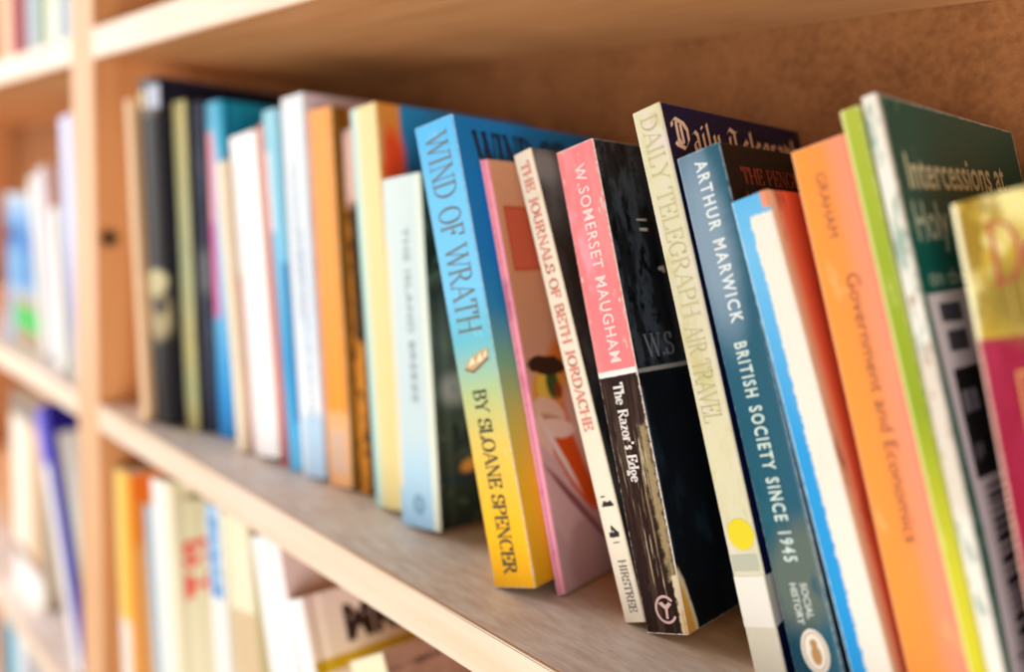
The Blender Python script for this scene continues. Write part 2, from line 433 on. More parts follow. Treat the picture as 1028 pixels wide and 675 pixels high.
def wobble(H, wob, seed):
    rnd = random.Random(seed); p1, p2 = rnd.random() * 6, rnd.random() * 6
    return lambda z: wob * (sin(z / H * 4.1 + p1) + .5 * sin(z / H * 9.7 + p2))
def cover_mesh(T, H, D, th, r, bulge, groove, wob, seed):
    out = [(0.0, D)]
    if groove: out += [(0, .012), (groove, .009), (groove, .0065), (0, .004)]
    else: out += [(0, D * .5)]
    out += [(0, r), (r * .3, r * .3), (r, 0)]
    n = 8
    spine = [(r + (T - 2 * r) * i / n, -bulge * (1 - (2 * i / n - 1) ** 2)) for i in range(1, n)]
    out += spine + [(T - r, 0), (T - r * .3, r * .3), (T, r)]
    if groove: out += [(T, .004), (T - groove, .0065), (T - groove, .009), (T, .012)]
    else: out += [(T, D * .5)]
    out += [(T, D)]
    inn = []
    N = len(out)
    for i, (x, y) in enumerate(out):
        a = out[max(i - 1, 0)]; b = out[min(i + 1, N - 1)]
        tx, ty = b[0] - a[0], b[1] - a[1]; L = math.hypot(tx, ty)
        nx, ny = -ty / L, tx / L
        ix, iy = x + nx * th, y + ny * th
        inn.append((min(max(ix, th), T - th), max(iy, th - bulge)))
    nz = 20
    bm = bmesh.new(); uvl = bm.loops.layers.uv.new('UVMap')
    wb = wobble(H, wob, seed)
    go, gi = [], []
    for k in range(nz + 1):
        z = H * k / nz
        go.append([bm.verts.new((x, y + wb(z) * (1 if y < .003 else .0), z)) for x, y in out])
        gi.append([bm.verts.new((x, y + wb(z) * (1 if y < .003 else .0), z)) for x, y in inn])
    def face(vs, side, mi=None):
        f = bm.faces.new(vs)
        f.material_index = mi if mi is not None else {'L': 2, 'S': 0, 'R': 1}[side]
        for lp in f.loops:
            c = lp.vert.co
            lp[uvl].uv = (c.x, c.z) if side == 'S' else (max(c.y, 0), c.z)
        return f
    for k in range(nz):
        for i in range(N - 1):
            xm = (out[i][0] + out[i + 1][0]) / 2; ym = (out[i][1] + out[i + 1][1]) / 2
            side = 'S' if ym < r * .8 else ('L' if xm < T / 2 else 'R')
            face([go[k][i], go[k][i + 1], go[k + 1][i + 1], go[k + 1][i]], side)
            face([gi[k][i + 1], gi[k][i], gi[k + 1][i], gi[k + 1][i + 1]], 'R', 3)
    for i in range(N - 1):
        face([go[0][i + 1], go[0][i], gi[0][i], gi[0][i + 1]], 'S', 3)
        face([go[nz][i], go[nz][i + 1], gi[nz][i + 1], gi[nz][i]], 'S', 3)
    for k in range(nz):
        for i, fl in ((0, 0), (N - 1, 1)):
            face([go[k][i], go[k + 1][i], gi[k + 1][i], gi[k][i]][::(1 if fl else -1)], 'R', 3)
    bmesh.ops.recalc_face_normals(bm, faces=bm.faces)
    return bm

SEED = [7]
def book(kind, loc, lean, yaw, T, H, D, label, group, spine, cover, back=None, edge='e9dfc8', name=None, roll=0.0, bulge=None, wob=.00018, page_mat=None):
    SEED[0] += 1
    b = Book(); b.T, b.H, b.D = T, H, D
    hard = kind == 'hard'
    D = min(D, (.1772 - loc[1] - abs(T * sin(yaw))) / cos(yaw)) if yaw > -1 else D
    b.D = D; b.wb = wobble(H, wob, SEED[0])
    b.bulge = (0.0022 if hard else 0.0) if bulge is None else bulge
    b.root = empty(name or ('hardcover_book' if hard else 'paperback_book'), loc, (roll, -lean, yaw))
    tag(b.root, label, 'book', group)
    th = min(.0024, T * .2) if hard else .00045
    r = .0012 if hard else min(.0009, T * .15)
    bm = cover_mesh(T, H, D, th, r, b.bulge, (.0007 if hard and T > .012 else 0), wob, SEED[0])
    em = ink(edge, .7)
    b.cover = link('cover', bm, [spine, cover, back or spine, em], b.root)
    ins = .003 if hard else .0003
    bm = bmesh.new(); box(bm, th + .0002, T - th - .0002, th + .0004 + (0.001 if hard else 0), D - ins - .0005, ins, H - ins, .0)
    link('page_block', bm, page_mat or PAPER, b.root)
    return b

GM = 'row of books on the middle shelf'
DEPTH = dict(tan=.135, black=.150, olive=.135, navy=.135, teal=.148, wind=.125, telegraph=.118, inter=.132, jordache=.112, razor=.108, maroon=.116, pink=.108, paleblue=.105, thincream=.105, white=.115)
FIT = {
    'tan': (-0.66022, 0.00869, 0.00963, 0.23464, 0.14, 0.08383),
    'black': (-0.65086, 0.0156, 0.0305, 0.24774, 0.13993, 0.0809),
    'olive': (-0.62113, 0.02748, 0.01589, 0.23287, 0.13919, 0.0807),
    'navy': (-0.60541, 0.03412, 0.01504, 0.2322, 0.13791, 0.08084),
    'teal': (-0.59014, 0.03801, 0.0203, 0.23189, 0.13752, 0.08098),
    'thincream': (-0.54853, 0.03192, 0.01345, 0.19282, 0.05375, 0.16272),
    'white': (-0.53452, 0.03637, 0.03274, 0.2091, 0.05368, 0.16285),
    'red': (-0.50096, 0.04073, 0.0041, 0.21696, 0.05347, 0.16289),
    'skyblue': (-0.49232, 0.04063, 0.0146, 0.22476, 0.08442, 0.16285),
    'paleprint': (-0.47661, 0.04167, 0.02293, 0.231, 0.08776, 0.13594),
    'orangeL': (-0.45195, 0.04529, 0.02211, 0.22245, 0.09731, 0.12979),
    'brownstrip': (-0.42972, 0.05258, 0.00965, 0.21162, 0.07792, 0.12576),
    'cream': (-0.40384, 0.04694, 0.02348, 0.2225, 0.05602, 0.15814),
    'paleblue': (-0.37363, 0.04306, 0.03149, 0.18345, 0.04732, 0.14608),
    'wind': (-0.2833, 0.0306, 0.02337, 0.21261, 0.17733, 0.28408),
    'pink': (-0.26081, 0.04833, 0.00395, 0.19892, 0.17635, 0.28618),
    'jordache': (-0.22425, 0.05233, 0.01034, 0.20757, 0.12224, 0.37232),
    'razor': (-0.21272, 0.05238, 0.01997, 0.20454, 0.08917, 0.31457),
    'telegraph': (-0.15848, 0.05, 0.01281, 0.2214, 0.08677, 0.34004),
    'marwick': (-0.14036, 0.05068, 0.01835, 0.20389, 0.07756, 0.35156),
    'ragged': (-0.11612, 0.04928, 0.01421, 0.18885, 0.06365, 0.37096),
    'orange': (-0.09837, 0.05343, 0.01937, 0.20468, 0.07628, 0.33197),
    'lime': (-0.07717, 0.05241, 0.00631, 0.21803, 0.07578, 0.33187),
    'inter': (-0.06974, 0.04796, 0.00473, 0.22158, 0.03336, 0.32438),
    'maroon': (-0.05727, 0.04999, 0.02602, 0.18535, 0.04461, 0.28998),
}
def mid(key, kind, label, spine, cover, **k):
    x, y, T, H, yaw, lean = FIT[key]
    return book(kind, (x, y, .0002), lean, yaw, T, H, DEPTH.get(key, .12), label, GM, spine, cover, **k)

# --- far blurred books, left to right
b = mid('tan', 'hard', 'thin peach-coloured book at the left end of the middle shelf, beside the upright', pm('tan_print', 'e9c39a', [('noise', 60, .6, .1, 'd9aa7c', (1, .2))]), pm('tan_cover', 'd8ac82'), bulge=.0004)

b = mid('black', 'hard', 'tall thick black book with two pale patches at its head',
    pm('black_spine', '150c09', [('rect', -.01, .0120, .2275, .2400, 'dccb9c', .001, .002), ('rect', .0165, .0285, .2260, .2425, 'ccd2e4', .001, .002),
        ('rect', None, None, .2440, .26, '1c1a2a', .002), ('rect', .0125, .0165, .2275, .245, '1c1a2a', .001),
        ('ell', .0130, .1030, .0160, .0100, 10, 'c8bb8c', .2, .004), ('ell', .0150, .0800, .0170, .0170, 0, 'a8986c', .35, .008), ('ell', .018, .087, .009, .006, 0, '3a2a24', .3, .004),
        ('rect', .003, .027, .2215, .2265, '5a4a35', .002)], rough=.5),
    pm('black_cover', '1b1c2c', [('edge', .15, .2477, .002, '4a4a58', .5)], rough=.45))
b = mid('olive', 'soft', 'olive-cream book standing between the tall black book and a dark navy one', pm('olive_spine', 'c9c38e', [('grad', 'v', [(0, 'cdb87a'), (.03, 'b9bd8a'), (.06, 'd2c588'), (.12, 'c6ccA0'), (.23, 'd8cb8c')]), ('noise', 120, .6, .1, 'a9ae7c', (1, .2))]), pm('olive_cover', '37322c'))
b = mid('navy', 'soft', 'dark navy-grey book between the olive-cream book and the teal and pink one', pm('navy_spine', '23263a', [('noise', 50, .52, .12, '4a4f60', (1, .3)), ('rect', None, None, .10, .13, '6b6c70', .008, .01)]), pm('navy_cover', '1a1f38'))
b = mid('teal', 'hard', 'teal hardcover with a magenta band down the left of its spine',
    pm('teal_spine', '2f9ccf', [('grad', 'v', [(0, '1c7cc4'), (.05, '2a9ad8'), (.1, '5ab4dc'), (.2, '4ab4d8'), (.235, '2c9cc0')]),
        ('rect', -.01, .010, .085, .205, 'e0559a', .002, .002), ('rect', -.01, .009, .15, .212, 'f09aa4', .003, .003), ('rect', .012, .03, .09, .2, '62b8dc', .002)], rough=.35),
    pm('teal_cover', '11708f', [('grad', 'v', [(0, '0d4a66'), (.2, '0f6486'), (.235, '1a8aa6')])], rough=.3), bulge=.001)
b = mid('thincream', 'soft', 'short thin cream book standing between the teal book and the thick white one', pm('cream_thin', 'f3e6cc', [('rect', .008, .02, None, None, 'd9bf9c', .0015), ('noise', 90, .6, .1, 'e6d2b4', (1, .2))]), pm('cream_thin_c', 'ddcdb4'))
b = mid('white', 'soft', 'thick white paperback with a faint pink edge, left of a thin salmon book', pm('white_spine', 'f6f1ee', [('rect', -.01, .004, None, .12, 'e8a8ac', .001, .001), ('noise', 80, .62, .1, 'e3dfe4', (1, .25))], rough=.4), pm('white_cover', 'efe2cf'))
b = mid('red', 'soft', 'thin salmon-red book squeezed between the thick white paperback and a light blue one', pm('salmon', 'ee7f74', [('grad', 'v', [(0, 'd8434a'), (.05, 'f0786a'), (.21, 'ee968c')])]), pm('salmon_c', 'e08a80'))
b = mid('skyblue', 'soft', 'light blue paperback with a deeper blue lower half, next to the thin salmon book',
    pm('sky_spine', '9fd3e6', [('grad', 'v', [(0, '5cb6e2'), (.07, '3ba0d4'), (.14, '7cc4e2'), (.225, '9ad2e0')]), ('rect', .0095, .02, .03, .13, '1f7fb8', .002, .003), ('rect', .0, .005, .15, .2, 'e8f0f2', .002)]), pm('sky_cover', '88bcd0'))
_r = random.Random(11); PRINT = []
for _u, _v in ((.0075, .190), (.0125, .150)):
    while _v > (.10 if _u < .01 else .035):
        _h = _r.uniform(.0012, .0034); PRINT.append(rct(_u, _u + _r.uniform(.0026, .0038), _v - _h, _v)); _v -= _h + _r.uniform(.0007, .0016)
s_pp = pm('pale_spine', 'e8ecf0', [('grad', 'v', [(0, 'b4cfe8'), (.036, 'b9d4ea'), (.042, 'eef2f4'), (.1, 'dbe6f0'), (.231, 'e4eaec')]), ('rect', .0, .004, None, None, 'f4f0f0', .001)])
b = mid('paleprint', 'soft', 'tall white and pale blue paperback with grey print, left of the orange paperback', s_pp, pm('pale_cover', 'd9cfd4', [('noise', 30, .5, .15, 'c9b4b8', (1, 1))]))
on_face(b, 's', PRINT, 'spine_lettering', ink('98a6b2'))
b = mid('orangeL', 'soft', 'worn orange paperback with a peeled peach patch at the foot of its spine',
    pm('orange_spine', 'f6a93c', [('grad', 'u', [(0, 'f0a070'), (.004, 'f8962a'), (.017, 'f69c2c'), (.0205, 'e08a28')]), ('rect', None, None, -.01, .045, 'eeb078', .004, .012, 120), ('rect', .004, .018, .008, .034, 'd8b49c', .003, .01, 200), ('noise', 80, .64, .06, 'fbc070', (1, .15)), ('edge', .0221, .2225, .0007, 'f0c890', .8)], rough=.4),
    pm('orange_cover', '6a4412', [('rect', .012, .045, .18, .23, 'c96a24', .004), ('noise', 60, .5, .1, '8a5a1c', (1, .3))]))
b = mid('brownstrip', 'soft', 'thin mottled brown and orange book between the orange and the cream paperbacks', pm('mottle', 'd98c34', [('rect', None, None, .17, .22, 'e8b8b0', .004), ('noise', 160, .55, .05, '5a3418', (1, .6)), ('rect', .004, .02, .09, .17, '3a2c1c', .002, .006), ('ell', .005, .19, .01, .02, 0, 'eec4b4', .4)]), pm('mottle_c', '5b3a20'))
b = mid('cream', 'soft', 'cream-yellow paperback with a mint left edge and an orange and blue front cover',
    pm('cream_spine', 'f1e3ae', [('grad', 'u', [(0, '9cc8c4'), (.004, 'b8dcd4'), (.0065, 'dcdcb8'), (.009, 'e4d598'), (.019, 'e8d28e'), (.0235, 'ead69a')])], rough=.4),
    pm('cream_cover', '1d6fa8', [('grad', 'v', [(0, '174a72'), (.18, '1a6090'), (.2225, '2a86bc')]), ('rect', -.01, .0165, None, None, 'd58a3c', .0008), ('ell', .010, .193, .008, .016, 0, 'dc4a24', .5, .004), ('rect', -.01, .004, .19, .21, 'cf9a60', .003)], rough=.35))
b = mid('paleblue', 'hard', 'short pale blue book with dark green cover, left of the bright blue book',
    pm('pblue_spine', 'ccdcdc', [('grad', 'v', [(0, '9cc4e0'), (.03, 'b4d4e4'), (.05, 'c8dadc'), (.183, 'cfdcd8')]), ('rect', .0275, .04, None, None, 'e2e6d4', .001), ('rect', -.01, .004, .02, .15, 'e8dcc0', .002)], rough=.4),
    pm('pblue_cover', '2c3a30', [('grad', 'v', [(0, '22261c'), (.06, '3c4438'), (.1, '4e564e'), (.13, '1e261e'), (.183, '20382c')]), ('ell', .023, .031, .006, .0035, 10, 'd08a3c', .5), ('ell', .018, .072, .012, .008, 0, '8a8a80', .6), ('noise', 60, .6, .08, '54604c', (1, 1)), ('rect', None, None, .024, .0265, '24303c', .001)], rough=.28), bulge=.0004)
place_text(b, 's', 'THE ISLAND BREEZE', .157, .066, .0185, .0050, mat=ink('7f8c92'), offset=.01, track=1.1)
on_face(b, 's', [ring(.0165, .0125, .0042, .0052, .0012), rct(.0145, .0185, .0105, .0115), rct(.0145, .0185, .0135, .0145)], 'publisher_emblem', ink('4f7f9c'))
place_text(b, 'c', 'M', .0125, .024, .040, .013, name='cover_lettering', mat=ink('1c2020'), font='serif')

# --- the bright blue book
WG = [(0, 'f7b21c'), (.03, 'f9bc2c'), (.062, 'ecc65c'), (.088, 'b9c98c'), (.112, '6fc0d0'), (.135, '7cccf6'), (.18, '74c8f6'), (.2126, '5cbcf4')]
b = mid('wind', 'soft', 'bright blue paperback fading to yellow, spine reading Wind of Wrath by Sloane Spencer',
    pm('wind_spine', '6cc0ee', [('grad', 'v', WG), ('noise', 90, .66, .05, 'b8e4f4', (1, .3), None, .5), ('edge', .0234, .2126, .0004, 'cfe9f4', .6)], rough=.3, coat=.25),
    pm('wind_cover', '1580c8', [('grad', 'v', [(0, 'e8a81c'), (.045, 'f0b62c'), (.075, 'c8b858'), (.10, '7cae8c'), (.125, '2c8cc0'), (.15, '1482cc'), (.2126, '1284d0')])], rough=.3, coat=.2))
place_text(b, 's', 'WIND OF WRATH', .2075, .1155, .0120, .0130, mat=ink('6a6658'), font='serif', bold=.95, thin=.05, thick=.13)
place_text(b, 's', 'BY SLOANE SPENCER', .0895, .0060, .0112, .0074, name='author_lettering', mat=ink('3f4436'), font='serif', bold=1.1, thin=.06, thick=.17)
e = on_face(b, 's', [poly((.0050, .1000), (.0090, .1040), (.0150, .1065), (.0205, .1075), (.0200, .1035), (.0150, .1005), (.0100, .0985))], 'spine_emblem', ink('c9a878'))
on_face(b, 's', [poly((.0075, .1005), (.0105, .1045), (.0120, .1015)), poly((.0125, .1015), (.0155, .1060), (.0165, .1022)), poly((.0165, .1030), (.0190, .1068), (.0192, .1042))], 'emblem_detail', ink('f2e2bc'), parent=e, lift=.00022)
on_face(b, 's', [poly((.0050, .1000), (.0100, .0985), (.0200, .1035), (.0200, .1025), (.0100, .0972), (.0052, .0990))], 'emblem_shadow_line', ink('7a5a38'), parent=e, lift=.00022)
place_text(b, 'c', 'WIND OF', .0115, .085, .183, .0225, name='cover_lettering', mat=ink('10304c'), font='serif', bold=1.2, thin=.07, thick=.2)

# --- thin pink book with a painted cover
b = mid('pink', 'hard', 'thin pink book with a painted figure cover, right of the bright blue book',
    pm('pink_spine', 'f2a0b4', [('noise', 200, .55, .08, 'e48aa4', (1, .3)), ('rect', None, .002, .125, .145, 'a0708c', .003, .004)], rough=.4),
    pm('pink_cover', 'cf9470', [('grad', 'v', [(0, 'ccA4a4'), (.03, 'c09896'), (.07, 'd8aca0'), (.11, 'cc9272'), (.15, 'da9a70'), (.199, 'e8b088')]),
        ('rect', .0060, .03, .147, .1775, 'c9502c', .0008), ('rect', .0072, .03, .1482, .1763, 'd8684a', .0006),
        ('ell', .034, .096, .020, .018, 15, 'cf6f2c', .2, .003), ('ell', .0180, .0920, .0150, .0110, 10, 'd98c34', .2, .003), ('ell', .0130, .0920, .0060, .0075, 0, 'e0b444', .3, .002),
        ('ell', .0195, .0930, .0050, .0072, 0, '3c4c28', .3, .002), ('ell', .0235, .0895, .003, .004, 0, '8c3414', .3, .002),
        ('ell', .0175, .1020, .0145, .0046, -8, '3a2418', .12, .003),
        ('ell', .0290, .056, .013, .034, 30, 'd24c16', .12, .003), ('ell', .040, .062, .009, .030, 20, 'd8a090', .2, .003),
        ('ell', .0140, .0805, .0120, .0062, -25, 'e2b29a', .15, .002), ('ell', .0150, .0760, .0125, .0028, -20, 'c08468', .25, .002), ('ell', .0160, .0725, .0150, .0045, -10, 'e8c0ac', .15, .002),
        ('ell', .0060, .0700, .0045, .0120, 10, 'e6b8a4', .2, .002),
        ('ell', .0100, .040, .0115, .033, 28, 'd0a4a0', .12, .003), ('ell', .0300, .012, .022, .018, 10, 'b98c88', .2, .004), ('ell', .024, .034, .0020, .030, 42, '8a5050', .4, .001),
        ('ell', .016, .060, .0018, .02, 30, 'e8c8c0', .4, .001)], rough=.35, coat=.1), wob=.0001)

# --- Journals of Beth Jordache
b = mid('jordache', 'soft', 'slim cream paperback with pale red title The Journals of Beth Jordache',
    pm('jord_spine', 'f0e2cb', [('noise', 120, .64, .08, 'e2cfb2', (1, .25)), ('edge', .0103, .2076, .0004, 'd8c4a4', .6)], rough=.5),
    pm('jord_cover', '2c2a2a', [('grad', 'v', [(0, '15161a'), (.1, '1c1a1c'), (.165, '3a2e26'), (.185, '6c6a66'), (.2076, '555350')]), ('noise', 50, .52, .12, '45403c', (1, .5)), ('ell', .008, .199, .01, .008, 0, '8b8c8a', .6)], rough=.4))
place_text(b, 's', 'THE JOURNALS OF BETH JORDACHE', .2030, .0815, .0055, .0047, mat=ink('e08e7c'), font='serif', bold=1.25, thin=.08, thick=.18)
on_face(b, 's', [rct(.0028, .0088, .0490, .0500), poly((.003, .0500), (.0085, .0500), (.0075, .0515), (.006, .0508), (.004, .0516)), rct(.0030, .0052, .0530, .0536)], 'series_mark', ink('2a2626'))
place_text(b, 's', '4', .0412, .0355, .0055, .0046, name='volume_number', mat=ink('2a2626'), font='serif', bold=1.6)
on_face(b, 's', [rct(.0040, .0072, .0334, .0339)], 'volume_rule', ink('6a6260'))
place_text(b, 's', 'HIRSTREE', .0262, .0042, .0060, .0038, name='publisher_lettering', mat=ink('6f6660'), font='serif', bold=1.1)

# --- The Razor's Edge
zs = .1065
b = mid('razor', 'soft', "paperback with pink upper spine reading W. Somerset Maugham and cracked dark lower half",
    pm('razor_spine', 'ea7f80', [('noise', 70, .54, .07, 'ee8c8c', (1, .2)), ('noise', 300, .64, .03, 'f7c8c4', (1, .35)), ('noise', 45, .58, .05, 'e8a8b8', (.6, .2), (None, .010, .12, .18), .6), 
        ('rect', None, None, None, zs, '2b1a17', .0003),
        ('noise', 200, .53, .04, '5a483a', (1, .05), (None, None, None, .104), .5),
        ('noise', 400, .575, .02, '8c7656', (1, .035), (.005, None, .020, .085), .8),
        ('noise', 620, .60, .015, 'd6c4a0', (1, .035), (.004, None, .014, .090), .7),
        ('rect', .0160, .0192, .022, .085, '97835e', .0012, .006, 260),
        ('noise', 300, .60, .04, '4c3a30', (1, .1), (.016, None, .0, .095), .8),
        ('rect', .0178, .025, -.01, .024, 'd9c9a4', .0006, .004, 200), ('rect', .0190, .025, -.01, .010, 'e6a83c', .0006, .002),
        ('rect', None, None, zs - .0002, zs + .0022, 'efe6e0', .0003, .0006),
        ('edge', .0200, .2045, .00055, 'e9d8cc', .9)], rough=.42, grain=.08),
    pm('razor_cover', '171a1f', [('noise', 70, .50, .05, '3b434c', (1.2, .35), (None, None, zs, None), .8), ('noise', 140, .56, .03, '0a0b0e', (1.2, .6), (None, None, zs, None)), ('rect', .030, .2, zs, None, '0d0e12', .006, .01),
        ('rect', .034, .044, zs, None, '2a2c32', .003), ('rect', None, None, zs - .0008, zs + .0010, '8b8986', .0003, .0006),
        ('rect', None, None, None, zs - .001, '0c1016', .0004), ('noise', 40, .56, .06, '1a2833', (1, .5), (None, .05, None, zs), .7),
        ('rect', .0, .0016, .03, .1, '4c5c6c', .0006, .002), ('ell', .0, .0, .0085, .030, 6, 'dccba4', .1, .003), ('ell', .001, .0, .005, .022, 4, 'e0a040', .15, .002), ('edge', .16, .2045, .0005, '9a8f80', .8)], rough=.35, coat=.15))
place_text(b, 's', 'W.SOMERSET MAUGHAM', .1962, .1120, .0112, .0056, mat=ink('f4d6d0'), offset=.008, track=1.15)
place_text(b, 's', "The Razor's Edge", .1035, .0620, .0095, .0048, name='title_lettering', mat=ink('e6dcd4'), font='serif', bold=1.25, thin=.08, thick=.17)
e = on_face(b, 's', [ring(.0118, .0100, .0052, .0058, .0011, 40, 40, 330)], 'publisher_emblem', ink('d8b0a8'))
on_face(b, 's', [poly((.0085, .0125), (.0105, .0132), (.0118, .0118), (.0138, .0130), (.0150, .0122), (.0128, .0102), (.0124, .0062), (.0112, .0062), (.0114, .0100))], 'emblem_figure', ink('d8b0a8'), parent=e)
place_text(b, 'c', 'W.S', .0085, .030, .1115, .0095, name='cover_lettering', mat=ink('72757c'), font='serif', bold=.8, thin=.05, thick=.16)
on_face(b, 'c', [rct(.0215, .0275, .1655, .1668), rct(.0205, .0280, .1700, .1708), rct(.0300, .0330, .1480, .1496), poly((.0320, .1500), (.0345, .1500), (.0345, .1470), (.0330, .1470))], 'cover_small_print', ink('b9b4ac'))
on_face(b, 'c', [ring(.0405, .152, .0014, .0018, .0006), rct(.0385, .0398, .1335, .1390), rct(.0402, .0440, .1335, .1346), rct(.0405, .0414, .1225, .1250)], 'cover_quote_print', ink('cfc8bc'))

# --- Daily Telegraph book
b = mid('telegraph', 'soft', 'tall cream-spined paperback, navy cover headed Daily Telegraph, yellow dot on spine',
    pm('tele_spine', 'e3dcae', [('grad', 'v', [(0, 'cfc6b4'), (.05, 'd0caac'), (.09, 'd4cda8'), (.14, 'd2caac'), (.2214, 'd4d0aa')]), ('noise', 90, .58, .08, 'dacdc0', (1, .3)), ('noise', 30, .56, .06, 'c4bb88', (1, .4))], rough=.4, coat=.2),
    pm('tele_cover', '0c1138', [('edge', .118, .2214, .0005, '5a5c74', .6), ('noise', 60, .6, .08, '1a1f4a', (1, .4))], rough=.35, coat=.1))
place_text(b, 's', 'DAILY TELEGRAPH', .2180, .1390, .0068, .0072, mat=ink('bfb484'), font='serif', bold=.9, thin=.05, thick=.12)
place_text(b, 's', 'AIR TRAVEL', .1360, .0990, .0062, .0076, name='title_lettering', mat=ink('bab080'), font='serif', bold=.9, thin=.05, thick=.12)
on_face(b, 's', [disc(.0072, .0575, .0053, .0058)], 'price_dot', flat('yellow_sticker', 'dcc824', .45), lift=.0002)
t = on_face(b, 's', [rct(.0003, b.T - .0003, .0235, .0420)], 'tape_label', pm('label_tape', 'e4ddd0', rough=.3, coat=.3), lift=.00015)
tb = bmesh.new(); vs = [tb.verts.new(c) for c in ((b.T + .00015, .0002, .0235), (b.T + .00015, .0125, .0255), (b.T + .00015, .0120, .0420), (b.T + .00015, .0002, .0420))]; tb.faces.new(vs)
link('tape_label', tb, flat('label_tape_side', 'b9b6ae', .3), b.root)
on_face(b, 's', [rct(.001, .0118, .0440, .0500)], 'worn_print', pm('worn_print', 'c2c2aa', [('noise', 300, .5, .1, '9fa294', (1, 1))]), lift=.00013)
place_text(b, 'c', 'Daily Telegraph', .0045, .112, .2035, .0125, name='cover_lettering', mat=ink('e8cdb4'), font='black', bold=.8)

# --- Arthur Marwick
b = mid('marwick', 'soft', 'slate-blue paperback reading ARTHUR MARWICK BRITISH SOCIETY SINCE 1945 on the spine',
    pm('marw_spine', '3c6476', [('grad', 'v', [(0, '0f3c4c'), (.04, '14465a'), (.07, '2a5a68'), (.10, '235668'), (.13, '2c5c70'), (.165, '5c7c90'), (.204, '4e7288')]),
        ('rect', .0120, .03, None, None, '2c5a6c', .0012), ('ell', .006, .170, .008, .032, 0, '8096a6', .6, .004), ('ell', .012, .048, .013, .020, -25, '5e6a62', .35, .004), ('noise', 60, .6, .07, '1a5266', (1, .3), (None, None, None, .12)),
        ('edge', .0184, .2039, .0005, 'a9bcc4', .55)], rough=.32, coat=.3),
    pm('marw_cover', '120f10', [('edge', .14, .2039, .0004, '5a5450', .6)], rough=.3, coat=.15))
place_text(b, 's', 'ARTHUR MARWICK', .2000, .1390, .0098, .0050, name='author_lettering', mat=ink('d6dedc'), offset=.026, track=1.3)
place_text(b, 's', 'BRITISH SOCIETY SINCE 1945', .1320, .0530, .0088, .0050, mat=ink('c8d8cc'), offset=.026, track=1.3)
place_text(b, 's', 'SOCIAL', .0455, .0330, .0112, .0026, name='series_lettering', mat=ink('c8d0c4'), offset=.02)
place_text(b, 's', 'HISTORY', .0455, .0310, .0072, .0026, name='series_lettering', mat=ink('c8d0c4'), offset=.02)
e = on_face(b, 's', [disc(.0098, .0218, .0050, .0078)], 'publisher_emblem', ink('e8e2d4'))
on_face(b, 's', [ring(.0098, .0218, .0042, .0068, .0005), disc(.0098, .0245, .0014, .0016, 16), disc(.0100, .0205, .0019, .0034, 18)], 'emblem_figure', ink('b98850'), parent=e, lift=.0002)
place_text(b, 'c', 'THE PENGUIN SOCIAL', .0115, .100, .1890, .0062, name='cover_lettering', mat=ink('8a3a24'), font='serif', bold=1.3)
place_text(b, 'c', 'HISTORY OF BRITAIN', .0115, .100, .1795, .0062, name='cover_lettering', mat=ink('8a3a24'), font='serif', bold=1.3)

# --- sky-blue and white ragged spine
b = mid('ragged', 'soft', 'sky-blue paperback with spine torn to a white strip and red-orange cover',
    pm('ragged_spine', '58b6ea', [('grad', 'v', [(0, '2490d0'), (.1, '3298d4'), (.17, '70b8e0'), (.19, '60b0de')]), ('rect', .0058, .03, None, .1815, 'e8dfd0', .0005, .0030, 420), ('noise', 60, .60, .08, 'd8ccb8', (1, .2), (.007, None, None, .18)), ('rect', -.01, .0007, None, None, 'bfe0ee', .0003, .0012), ('rect', .0115, .03, .183, None, 'e0906c', .0008)], rough=.42),
    pm('ragged_cover', 'd4502c', [('grad', 'u', [(0, 'f2dcb8'), (.004, 'f0b890'), (.010, 'ee7048'), (.025, 'e05030'), (.118, 'c03c28')]), ('noise', 50, .6, .1, '8c2c1c', (1, .3))], rough=.4))

# --- orange book
b = mid('orange', 'soft', 'orange paperback with a pink right edge and faint grey title down the spine',
    pm('orng_spine', 'f8a055', [('grad', 'u', [(0, 'f8b884'), (.0012, 'f69440'), (.010, 'f59046'), (.0135, 'f69064'), (.0194, 'f48e76')]), ('noise', 60, .62, .07, 'fbb070', (1, .3)), ('edge', .0194, .2047, .0005, 'f8c8a0', .7)], rough=.42),
    pm('orng_cover', 'f09480', rough=.4))
place_text(b, 's', 'GRAHAM', .1950, .1730, .0085, .0036, name='author_lettering', mat=ink('8a6044'))
place_text(b, 's', 'Government and Economics', .1600, .0720, .0115, .0046, mat=ink('74503a'), offset=.0)

b = mid('lime', 'soft', 'thin lime-green paperback between the orange book and the worn dark green one',
    pm('lime_spine', 'b4c238', [('grad', 'u', [(0, 'e6e08c'), (.0012, 'c4cc48'), (.0035, 'a4b428'), (.0063, '8aa024')]), ('grad', 'v', [(0, 'dccc28'), (.07, 'c8c234'), (.12, '8c9e28'), (.17, '98a834'), (.218, 'a8b440')]), ('rect', -.01, .0012, None, None, 'dcd888', .0006), ('edge', .0063, .218, .0005, 'eee8a8', .6), ('noise', 90, .64, .05, 'e8e69c', (1, .2))], rough=.4),
    pm('lime_cover', '9aae30', [('edge', .12, .218, .002, 'd6dc8c', .5)], rough=.4))

